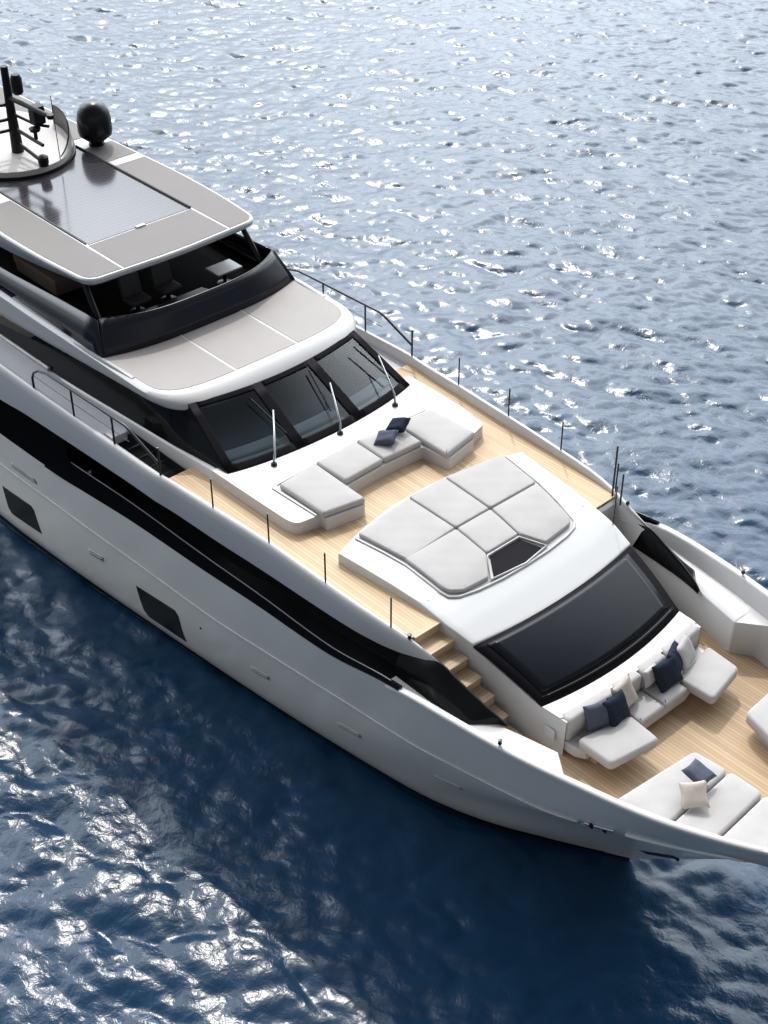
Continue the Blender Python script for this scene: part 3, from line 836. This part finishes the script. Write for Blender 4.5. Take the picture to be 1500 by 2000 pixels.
rings = [(-1.72, 2.45, 6.86), (-1.52, 2.80, 6.885), (-1.43, 2.87, 6.93), (-1.43, 2.92, 6.99), (-1.55, 2.985, 7.09), (-1.74, 2.98, 7.17), (-1.90, 2.90, 7.213), (-1.96, 2.85, 7.22)]
rows = []
for k in rings:
    rr = brow_ring(k)
    rows.append([(x, y, (z if k[2] > 7.05 else z-(.075*max(0, -2.4-x)*(7.2-k[2])/.3))) for x, y, z in rr])
roof = loft('wheelhouse_roof', rows, WHITE, yacht, angle=50)
top = brow_ring((-1.96, 2.84, 7.22))
prism('roof_deck', [(x, y) for x, y, z in top if x > -9], 7.1, 7.219, WHITE, roof)
# grey panels: laid 6 mm proud
inn = [(x, y) for x, y, z in brow_ring((-2.0, 2.80, 0)) if x > -5.2]
def clip_y(poly, y0, y1):
    def cl(P, f, inter):
        out = []
        for i in range(len(P)):
            a, b = P[i-1], P[i]
            if f(b):
                if not f(a): out.append(inter(a, b))
                out.append(b)
            elif f(a): out.append(inter(a, b))
        return out
    def it(v):
        return lambda a, b: (a[0]+(b[0]-a[0])*(v-a[1])/(b[1]-a[1]), v)
    P = cl(poly, lambda p: p[1] >= y0, it(y0)); return cl(P, lambda p: p[1] <= y1, it(y1))
def clip_x(poly, x0, x1):
    P = clip_y([(y, x) for x, y in poly], x0, x1); return [(x, y) for y, x in P]
for y0, y1 in ((-3, -.93), (-.87, .87), (.93, 3)):
    prism('roof_panel', clip_x(clip_y(inn, y0, y1), -5.0, 0), 7.2, 7.228, PANEL, roof, bevel=.004, segs=1)

# -- flybridge: side coamings, dark windscreen, interior
for sg in (-1, 1):
    rows = []
    for x in np.linspace(-18, -3.3, 34):
        zt = np.interp(x, [-18, -9.3, -5.7, -4.0, -3.3], [6.95, 7.05, 7.2, 7.26, 7.235]); y = np.interp(x, [-18, -5, -3.3], [3.0, 2.98, 2.90])
        rows.append([(x, sg*(y-.14), zt-.40), (x, sg*(y+.01), zt-.06), (x, sg*(y-.02), zt), (x, sg*(y-.10), zt), (x, sg*(y-.12), zt-.02)])
    loft('flybridge_coaming', rows, WHITE, yacht, angle=60)
def fw_low(t): return (-4.12-.33*abs(t)**3.2-.05*t*t, 2.86*t, 7.235)
def fw_top(t): return (-4.33-.62*abs(t)**3.2, 2.56*t, 7.97)
rows = []
for t in np.linspace(-1, 1, 41):
    a, b = np.array(fw_low(t)), np.array(fw_top(t)); rows.append([tuple(a+(b-a)*s) for s in (0, .25, .5, .75, 1)])
fws = loft('flybridge_windscreen', rows, WSCREEN, yacht, thick=.03)
for sg in (-1, 1):
    rows = []
    for x in np.linspace(-18, -4.47, 30):
        zt = np.interp(x, [-18, -9, -4.95, -4.47], [7.55, 7.70, 7.95, 7.25]); zb = np.interp(x, [-18, -9.3, -5.7, -4.0], [6.95, 7.05, 7.2, 7.26])-.02
        rows.append([(x, sg*2.88, zb), (x, sg*np.interp(zt, [7.2, 7.86], [2.88, 2.62]), max(zt, zb+.01))])
    loft('flybridge_side_screen', rows, WSCREEN, fws, thick=.03)
bm = bmesh.new(); bm_tube(bm, [fw_top(t) for t in np.linspace(-1, 1, 30)], .018, 6); finish('screen_trim', bm, BLACK, fws)
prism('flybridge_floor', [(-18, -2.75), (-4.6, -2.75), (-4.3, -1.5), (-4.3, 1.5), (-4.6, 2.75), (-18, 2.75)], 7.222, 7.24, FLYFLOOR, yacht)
# helm console and seats
con = prism('helm_console', [(-5.15, -1.5), (-4.6, -1.6), (-4.6, .5), (-5.15, .5)], 7.24, lambda x, y: 7.62+(.12 if x > -5 else 0), BLACK, yacht, bevel=.04)
def helm_seat(x, y, mt):
    s = bpy.data.objects.new('helm_seat', None); scene.collection.objects.link(s); s.parent = yacht
    lathe('pedestal', [(.2, 0), (.2, .02), (.06, .05), (.06, .3)], (x, y, 7.24), DSTEEL, s, 14)
    box('seat', Vector((x, y, 7.58)), (.5, .56, .12), mt, s, bevel=.04)
    box('backrest', Vector((x-.26, y, 7.86)), (.13, .56, .55), mt, s, bevel=.05, rot=Matrix.Rotation(R(-12), 3, 'Y'))
helm_seat(-5.75, -1.0, SEATG); helm_seat(-5.75, -.1, SEATG)
so2 = bpy.data.objects.new('flybridge_sofa', None); scene.collection.objects.link(so2); so2.parent = yacht
box('seat', Vector((-8.6, -1.7, 7.48)), (1.9, .8, .42), TAN, so2, bevel=.05)
box('backrest', Vector((-9.55, -1.7, 7.72)), (.22, .8, .5), TAN, so2, bevel=.06)
tb = bpy.data.objects.new('flybridge_table', None); scene.collection.objects.link(tb); tb.parent = yacht
box('table_top', Vector((-5.5, 1.45, 7.66)), (.55, .75, .05), WHITE, tb, bevel=.015)
lathe('leg', [(.2, 0), (.2, .02), (.05, .05), (.05, .4)], (-5.5, 1.45, 7.24), DSTEEL, tb, 12)
for sg in (-1, 1):
    tube('hardtop_post', [(-5.0, sg*2.42, 7.3), (-5.9, sg*2.30, 8.5)], [.09, .07], BLACK, yacht, 10)
    tube('hardtop_post', [(-9.6, sg*2.6, 7.3), (-10.2, sg*2.5, 8.4)], [.14, .1], BLACK, yacht, 10)

# -- hardtop
ht = [(-18, -2.45), (-12, -2.62), (-8.9, -2.72), (-7.1, -2.67), (-5.35, -2.50), (-5.22, 0), (-5.35, 2.50), (-7.1, 2.67), (-8.9, 2.72), (-12, 2.62), (-18, 2.45)]
ht = round_poly(ht, [0, 1, 1, 1, .42, .8, .42, 1, 1, 1, 0], 6)
def htz(x, y): return 8.72-.0*x
bm = bmesh.new()
prof = [(.40, -.26, .45), (.17, -.245, .42), (.015, -.13, .08), (.0, -.04, 0), (.025, -.008, 0), (.05, 0.004, 0)]
rows = []
for ins, dz, sd_ in prof:
    q = inset_poly(ht, ins)
    rows.append([(x, y, 8.72+dz-(sd_*.9*min(1, max(0, (-5.6-x)/4.5)) if abs(y) > 1.5 else 0)) for x, y in q])
vs = bm_grid(bm, rows, True); bm.faces.new(vs[-1]); bm.faces.new(vs[0])
hard = finish('hardtop', bm, WHITE, yacht, 40, wn_=True)
hin = inset_poly(ht, .085)
ZP = 8.733
def hpanel(x0, x1, y0, y1):
    P = clip_x(clip_y(hin, y0, y1), x0, x1)
    prism('hardtop_panel', P, 8.70, ZP, HPANEL, hard, bevel=.003, segs=1)
hpanel(-6.90, -5, -1.47, 1.57); hpanel(-10.4, -5, -3, -1.535); hpanel(-10.4, -5, 1.635, 3)
hpanel(-18, -10.75, -3, -1.8); hpanel(-11.9, -10.75, 1.635, 3); hpanel(-18, -12.6, 1.635, 3)
box('sunroof', Vector((-9.6, .05, 8.715)), (5.3, 2.96, .04), LOUVER, hard, bevel=.005)
tube('sunroof_track', [(-6.95, 1.575, 8.75), (-12.2, 1.575, 8.75)], .035, MATT, hard, 6)
tube('sunroof_track', [(-7.0, -1.475, 8.735), (-12.2, -1.475, 8.735)], .018, MATT, hard, 6)
box('hardtop_light', Vector((-6.93, .05, 8.745)), (.10, .26, .05), WHITE, hard, bevel=.015)

# mast platform with rising coaming
plat = [(-13.6+2.45*math.cos(a), 1.85*math.sin(a)) for a in np.linspace(-math.pi, math.pi, 49)[:-1]]
mp_ = prism('mast_platform', plat, 8.78, 8.95, PLATF, yacht, bevel=.03)
prism('platform_skirt', [(-13.6+2.5*math.cos(a), 1.9*math.sin(a)) for a in np.linspace(-math.pi, math.pi, 49)[:-1]], 8.69, 8.80, MATT, mp_)
rows = []
for a in np.linspace(R(22), R(88), 24):
    h = .02+.52*math.sin(min(1, (a-R(22))/R(60))*math.pi/2)**1.2
    c_, s_ = math.cos(a), math.sin(a)
    rows.append([(-13.6+2.45*c_, 1.85*s_, 8.9), (-13.6+2.42*c_, 1.83*s_, 8.95+h*.6), (-13.6+2.38*c_, 1.80*s_, 8.95+h)])
pc = loft('platform_coaming', rows, WHITE, mp_, angle=50)
rows = [[tuple(Vector(r[2])+Vector((-.03, -.03, 0))), (r[0][0]*1.0-.06*math.cos(0), r[0][1]-.08, 8.945)] for r in rows]
loft('coaming_lining', rows, SEATG, mp_, angle=50)

# mast
mast = bpy.data.objects.new('radar_mast', None); scene.collection.objects.link(mast); mast.parent = yacht
tube('mast_pole', [(-12.5, 0, 8.9), (-12.52, 0, 9.6), (-12.55, 0, 10.3), (-12.55, 0, 11.25)], [.17, .14, .12, .10], MATT, mast, 10)
tube('cross_arm', [(-12.5, 0, 10.42), (-10.5, 0, 10.50)], [.075, .06], MATT, mast, 8)
lathe('arm_knob', [(.0, -.07), (.09, -.05), (.09, .05), (0, .07)], (-10.5, 0, 10.5), MATT, mast, 12)
lathe('horn_lamp', [(.10, 0), (.15, .06), (.15, .42), (.1, .52), (0, .54)], (-12.1, .05, 10.62), MATT, mast, 14)
tube('cross_arm', [(-12.5, 0, 10.0), (-11.6, .15, 9.92), (-11.2, .3, 9.95)], .04, MATT, mast, 6)
box('radar', Vector((-11.55, .2, 10.2)), (.34, .34, .5), MATT, mast, bevel=.06)
tube('cross_arm', [(-12.5, 0, 9.6), (-11.1, 0, 9.55)], .05, MATT, mast, 6)
lathe('lamp', [(.05, 0), (.05, .18), (.13, .22), (.16, .3), (.05, .34), (0, .34)], (-11.5, .05, 9.58), MATT, mast, 12)
tube('cross_arm', [(-12.5, 0, 9.22), (-11.2, 0, 9.05)], .05, MATT, mast, 6)
lathe('lamp', [(.12, 0), (.14, .1), (.14, .24), (.06, .3), (0, .3)], (-11.2, 0, 8.96), MATT, mast, 12)
for z, l in ((10.25, 1.3), (9.85, 1.6), (9.55, 1.3)):
    tube('cross_arm', [(-12.55, 0, z), (-12.7, -l, z+.02)], .045, MATT, mast, 6)
    lathe('lamp', [(.08, -.1), (.11, 0), (.11, .12), (0, .16)], (-12.7, -l*.8, z+.05), MATT, mast, 10)
tube('whip_aerial', [(-11.2, .5, 8.95), (-11.25, .5, 10.7)], .012, DSTEEL, mast, 6)
# satellite dome
dome = bpy.data.objects.new('satellite_dome', None); scene.collection.objects.link(dome); dome.parent = yacht
lathe('dome_shell', [(.14, .10), (.2, .12), (.44, .32), (.47, .45), (.465, .75), (.43, .95), (.34, 1.12), (.2, 1.21), (0, 1.24)], (-11.95, 2.1, 8.7), BLACK, dome, 32, 60)
lathe('dome_base', [(.22, 0), (.22, .04), (.14, .06), (.14, .12)], (-11.95, 2.1, 8.73), MATT, dome, 20)

# -- stanchions, handrails, whips
for sg in (-1, 1):
    for x in (.65, 2.4, 4.1, 5.85):
        y = YI(x)+.06; z = ZC(x)
        o = tube('stanchion', [(x, sg*y, z-.05), (x, sg*y, z+.74)], .018, DSTEEL, yacht, 8)
    for x in (-4.5, -2.85):
        y = YI(x)+.05; tube('stanchion', [(x, sg*y, ZC(x)-.05), (x, sg*y, ZC(x)+.72)], .024, DSTEEL, yacht, 8)
    tube('stanchion', [(-1.1, sg*(YI(-1.1)+.05), ZC(-1.1)-.05), (-1.1, sg*(YI(-1.1)+.05), ZC(-1.1)+.72)], .026, DSTEEL, yacht, 8)
    hr = [(-6.25, ZC(-6.25)-.05), (-6.25, ZC(-6.25)+.28), (-6.15, ZC(-6.1)+.45), (-5.9, ZC(-6)+.62), (-5.5, ZC(-5.5)+.71), (-4.5, ZC(-4.5)+.73), (-2.85, ZC(-2.85)+.74), (-2.3, ZC(-2.3)+.74), (-2.1, ZC(-2.1)+.68), (-1.12, ZC(-1.1)+.30)]
    tube('handrail', [(x, sg*(YI(x)+.05), z) for x, z in hr], .032, DSTEEL, yacht, 8)
    tube('rail_wire', [(x, sg*(YI(x)+.05), ZC(x)+.36) for x in np.linspace(-6.2, -2.2, 8)], .009, DSTEEL, yacht, 5)
    for x, zz, yy_ in ((6.28, ZC(6.28), YI(6.28)+.05), (9.1, 5.43, 3.62)):
        lathe('fairlead', [(.03, 0), (.045, .03), (.03, .07), (.045, .11), (0, .12)], (x, sg*yy_, zz), DSTEEL, yacht, 10)
for (x, y, z), t, r in (((5.86, 3.2, 5.85), 1.35, .022), ((6.55, 2.42, 5.9), 1.0, .014), ((6.2, 3.06, 5.9), .82, .02)):
    tube('whip_aerial', [(x, y, z), (x, y, z+t)], r, DSTEEL, yacht, 6)

# -- stairwell opening on the starboard side deck
sw = box('stairwell', Vector((-2.2, -3.2, 5.42)), (2.0, .95, .04), RECESS, yacht)
for i in range(5):
    box('stairwell_step', Vector((-3.0+.4*i, -3.25, 5.66-.05*i)), (.05, .8, .02), DSTEEL, sw)
box('deck_locker', Vector((-3.35, -3.45, 5.9)), (.35, .42, .22), GREYDECK, yacht, bevel=.02)
# long slot in the plinth
box('plinth_slot', Vector((-9.0, -2.93, 5.60)), (4.6, .04, .09), MATT, yacht)
tube('plinth_rail', [(-12, -2.99, 5.78), (-7.0, -2.97, 5.86)], .05, WHITE, yacht, 8)

# -- fittings on the hull sides
for q in ([(-9.18, 1.53), (-7.60, 1.68), (-7.40, .88), (-9.0, .74)], [(-3.1, 1.66), (-1.42, 1.84), (-1.58, .62), (-3.15, .56)]):
    for sg in (-1, 1):
        a, b, c, d = q
        # chamfered corners fore-top and aft-bottom
        def lerp(p, r, t): return (p[0]+(r[0]-p[0])*t, p[1]+(r[1]-p[1])*t)
        pts = [a, lerp(a, b, .93), lerp(b, c, .13), c, lerp(c, d, .93), lerp(d, a, .16)]
        cxm = sum(p[0] for p in pts)/6; czm = sum(p[1] for p in pts)/6
        rows = []
        pd = densify(pts, .15)
        for t, off in ((1.0, .002), (.985, .014), (.95, .014), (.6, .014), (.3, .014), (.02, .014)):
            rows.append([(lambda x, z: (x, sg*(hull_s(x, z)+off), z))(cxm+(p[0]-cxm)*t, czm+(p[1]-czm)*t) for p in pd])
        loft('hull_window', rows, PORTG, hull, closed=True, caps=False)
VENTS = mat('vent_slat_paint', (.25, .25, .24), .5)
VENT = mat('vent_recess', (.42, .41, .38), .5)
for q in ([(-8.42, 2.70), (-7.15, 2.80), (-7.13, 2.66), (-8.40, 2.55)], [(-5.03, 1.74), (-4.39, 1.82), (-4.42, 1.66), (-5.05, 1.57)], [(1.15, 1.77), (1.84, 1.88), (1.78, 1.70), (1.09, 1.58)], [(4.01, 1.97), (4.75, 2.10), (4.70, 1.92), (3.97, 1.78)], [(6.75, 2.25), (7.45, 2.36), (7.40, 2.20), (6.72, 2.09)]):
    for sg in (-1, 1):
        v = hull_patch('hull_vent', q, VENT, hull, sg, off=.006, thick=.012)
        a, b, c, d = q
        mid = [((a[0]+d[0])/2+.05, (a[1]*.45+d[1]*.55)), ((b[0]+c[0])/2-.05, (b[1]*.45+c[1]*.55))]
        tube('vent_slat', [(x, sg*(hull_s(x, z)+.016), z) for x, z in mid], .018, VENTS, v, 6)
lathe('hull_lamp', [(.035, -.02), (.035, .02), (0, .025)], (-.55, -(hull_y(-.55, 1.88)+.0), 1.88), DSTEEL, hull, 10)
for sg in (-1, 1):
    # mooring fairlead: steel bar with dark openings
    tube('mooring_fairlead', [(x, sg*(hull_s(x, z)+.02), z) for x, z in ((10.66, 4.10), (10.78, 4.12), (11.2, 4.22))], .035, STEEL, hull, 8)
    for x, z in ((10.80, 4.125), (11.04, 4.14)):
        box('fairlead_opening', Vector((x, sg*(hull_s(x, z)+.05), z)), (.09, .03, .10), MATT, hull, bevel=.01)
    lathe('fairlead_light', [(0, -.04), (.035, -.03), (.045, 0), (.035, .03), (0, .04)], (10.55, sg*(hull_y(10.55, 4.08)+.02), 4.08), STEEL, hull, 12)
    bm = bmesh.new()
    bm_tube(bm, [(x, sg*(hull_s(x, z)+.005), z) for x, z in [(xx, float(np.interp(xx, [11.38, 12.2, 13.4], [4.20, 4.17, 4.06]))) for xx in np.linspace(11.38, 13.3, 24)]], [.045]*22+[.03, .01], 8)
    finish('spray_rail', bm, HULLW, hull, 60)
    rows = []
    PZ0, PZ1 = 0.95, 1.35
    for x in np.linspace(10.42, 10.98, 12):
        rows.append([(x, sg*(hull_s(x, z)+.008), z) for z in np.linspace(PZ0, PZ1, 6)])
    loft('anchor_pocket', rows, MATT, hull)

# ------------------------------------------------------------------ cushions (loose, each a thing)
GS = 'seat cushions on the foredeck sofa'
def cu(label, poly, z0, h, group, **k):
    o = cushion('seat_cushion', poly, z0, h, FABRIC, **k); return tag(o, label, 'cushion', group)
cu('large pale grey chaise cushion at the starboard end of the sofa under the windscreen', [(1.14, -2.25), (1.04, -1.16), (2.78, -1.21), (2.58, -2.23)], 6.2, .15, GS)
cu('square pale grey seat cushion without pillows in the middle of the windscreen sofa', [(1.02, -1.13), (.98, .06), (1.96, .03), (2.0, -1.10)], 6.2, .15, GS)
cu('square pale grey seat cushion carrying two dark pillows on the windscreen sofa', [(.98, .09), (1.06, 1.18), (2.02, 1.15), (1.96, .06)], 6.2, .15, GS)
cu('large pale grey chaise cushion at the port end of the windscreen sofa beside two pillows', [(1.08, 1.21), (1.14, 2.25), (2.56, 2.30), (2.76, 1.20)], 6.2, .15, GS)

GP = 'cushions of the foredeck sunpad'
def sp(label, poly, **k):
    o = cushion('sunpad_cushion', poly, 0, .10, FABRIC, zf=lambda x, y: d2z(x, y)+.0, puff=.007, r=.035, wob=.003, **k); return tag(o, label, 'cushion', GP)
sp('sunpad cushion at the aft starboard corner nearest the stairs side', [(3.46, -2.05), (3.24, -.43), (4.66, -.415), (4.76, -1.86)])
sp('middle aft sunpad cushion between two larger ones facing the sofa', [(3.23, -.40), (3.23, .66), (4.66, .60), (4.66, -.385)])
sp('sunpad cushion at the aft port corner beside the far bulwark', [(3.23, .69), (3.47, 2.22), (4.68, 2.03), (4.66, .63)])
sp('front starboard sunpad cushion with one slanted side next to the dark tray', [(4.70, -1.88), (4.69, -.415), (5.66, -.50), (6.16, -.94), (6.12, -1.6), (5.95, -1.86), (5.8, -1.9)])
sp('small front sunpad cushion directly behind the dark tray', [(4.69, -.385), (4.69, .60), (5.65, .45), (5.65, -.48)])
sp('front port sunpad cushion with one slanted side next to the dark tray', [(4.70, .63), (4.71, 2.01), (5.95, 1.72), (6.08, 1.58), (6.16, .74), (5.66, .47)])

GB = 'cushions of the bow sofa'
def bs(label, poly, z0, h, nm='seat_cushion', **k):
    o = cushion(nm, poly, z0, h, FABRIC, **k); return tag(o, label, 'cushion', GB)
bs('floating chaise cushion at the starboard end of the bow sofa', [(9.55, -1.97), (9.80, -.72), (10.60, -.80), (10.40, -1.98)], 4.56, .22, corner=.12)
bs('floating chaise cushion at the port end of the bow sofa', [(9.80, .76), (9.58, 1.97), (10.42, 1.90), (10.62, .80)], 4.56, .22, corner=.12)
bs('starboard middle seat cushion of the bow sofa with bare front half', [(9.40, -.70), (9.44, .03), (10.06, .02), (10.06, -.68)], 4.55, .17, corner=.03)
bs('port middle seat cushion of the bow sofa mostly covered by dark pillows', [(9.44, .06), (9.40, .74), (10.06, .74), (10.06, .05)], 4.55, .17, corner=.03)
def back(label, y0, y1):
    pl = [(9.17-.10*(y0/2)**2, y0), (9.17-.10*(y1/2)**2, y1), (9.46-.10*(y1/2)**2, y1), (9.46-.10*(y0/2)**2, y0)]
    return tag(cushion('backrest_cushion', pl, 4.56, .54, FABRIC, r=.09, corner=.08), label, 'cushion', 'backrest cushions of the bow sofa')
back('starboard backrest cushion of the bow sofa ending next to the stairs', -2.0, -.72)
back('starboard middle backrest cushion of the bow sofa behind the tan pillow', -.69, .03)
back('port middle backrest cushion of the bow sofa behind the navy pillows', .06, .80)
back('port backrest cushion of the bow sofa standing bare beside the bulwark wall', .83, 2.0)

GD = 'low sunbeds at the bow'
def bpad(label, poly):
    return tag(cushion('sunbed_cushion', poly, 4.48, .24, FABRIC, corner=.14, r=.08), label, 'cushion', GD)
bpad('bow sunbed cushion carrying a slate and a beige pillow', [(10.98, -2.55), (11.18, -.5), (11.93, -.44), (12.0, -2.45)])
bpad('bow sunbed cushion forward of the pillows, second from the sofa', [(12.03, -2.42), (11.95, -.42), (12.70, -.42), (12.78, -2.1)])
bpad('bow sunbed cushion cut off by the right edge of the picture on the starboard side', [(12.81, -2.08), (12.73, -.42), (13.7, -.35), (13.9, -1.5)])
bpad('sunbed cushion on the port side of the bow at the right edge', [(11.22, 1.0), (11.14, 2.4), (12.8, 2.15), (12.6, .62)])
for sg, pl in ((-1, [(11.15, -2.3), (11.3, -.65), (13.6, -.6), (13.6, -1.3), (12.8, -1.7), (12.0, -2.1)]), (1, [(11.5, 1.05), (11.4, 2.3), (12.7, 2.0), (12.7, .9)])):
    prism('sunbed_base', pl, 4.20, 4.49, WHITE, yacht, bevel=.02)

# pillows
GPi = 'scatter pillows on the yacht'
def pil(label, c, size, th, rot, mt, seed):
    return tag(pillow('pillow', c, size, th, tuple(R(a) for a in rot), mt, seed), label, 'pillow', GPi)
pil('slate grey pillow in front of a navy one on the windscreen sofa', (1.52, .52, 6.47), (.50, .44), .20, (12, -14, 30), SLATE, 1)
pil('navy pillow behind the slate one on the windscreen sofa', (1.36, 1.02, 6.50), (.50, .46), .20, (14, -16, 20), NAVY, 2)
pil('slate blue pillow leaning at the starboard end of the bow sofa', (9.52, -1.38, 4.98), (.54, .54), .19, (6, 66, -14), SLATE, 3)
pil('navy pillow in front of a tan one on the starboard bow chaise', (9.66, -.98, 4.99), (.60, .58), .21, (4, 60, 6), NAVY, 4)
pil('tan pillow leaning behind a navy one on the bow sofa backrest', (9.54, -.62, 5.04), (.60, .60), .17, (10, 64, 14), BEIGE, 5)
pil('pale grey pillow standing upright between both pillow groups on the bow sofa', (9.50, .22, 4.98), (.40, .42), .13, (0, 74, 4), FABRIC, 6)
pil('wide navy pillow in front on the port half of the bow sofa', (9.68, .52, 4.98), (.62, .66), .22, (6, 58, 4), NAVY, 7)
pil('navy pillow tucked behind the wide one on the port half of the bow sofa', (9.56, .92, 5.02), (.56, .58), .19, (-6, 64, 18), NAVY, 8)
pil('pale grey pillow leaning next to the port bow chaise behind navy ones', (9.56, 1.22, 5.0), (.58, .58), .16, (8, 64, 22), FABRIC, 9)
pil('slate blue pillow lying flat on the bow sunbed', (11.74, -1.14, 4.98), (.50, .50), .17, (-8, 10, 4), SLATE, 10)
pil('beige pillow leaning on the slate one on the bow sunbed', (11.98, -1.58, 4.93), (.50, .50), .19, (14, 34, -38), BEIGE, 11)
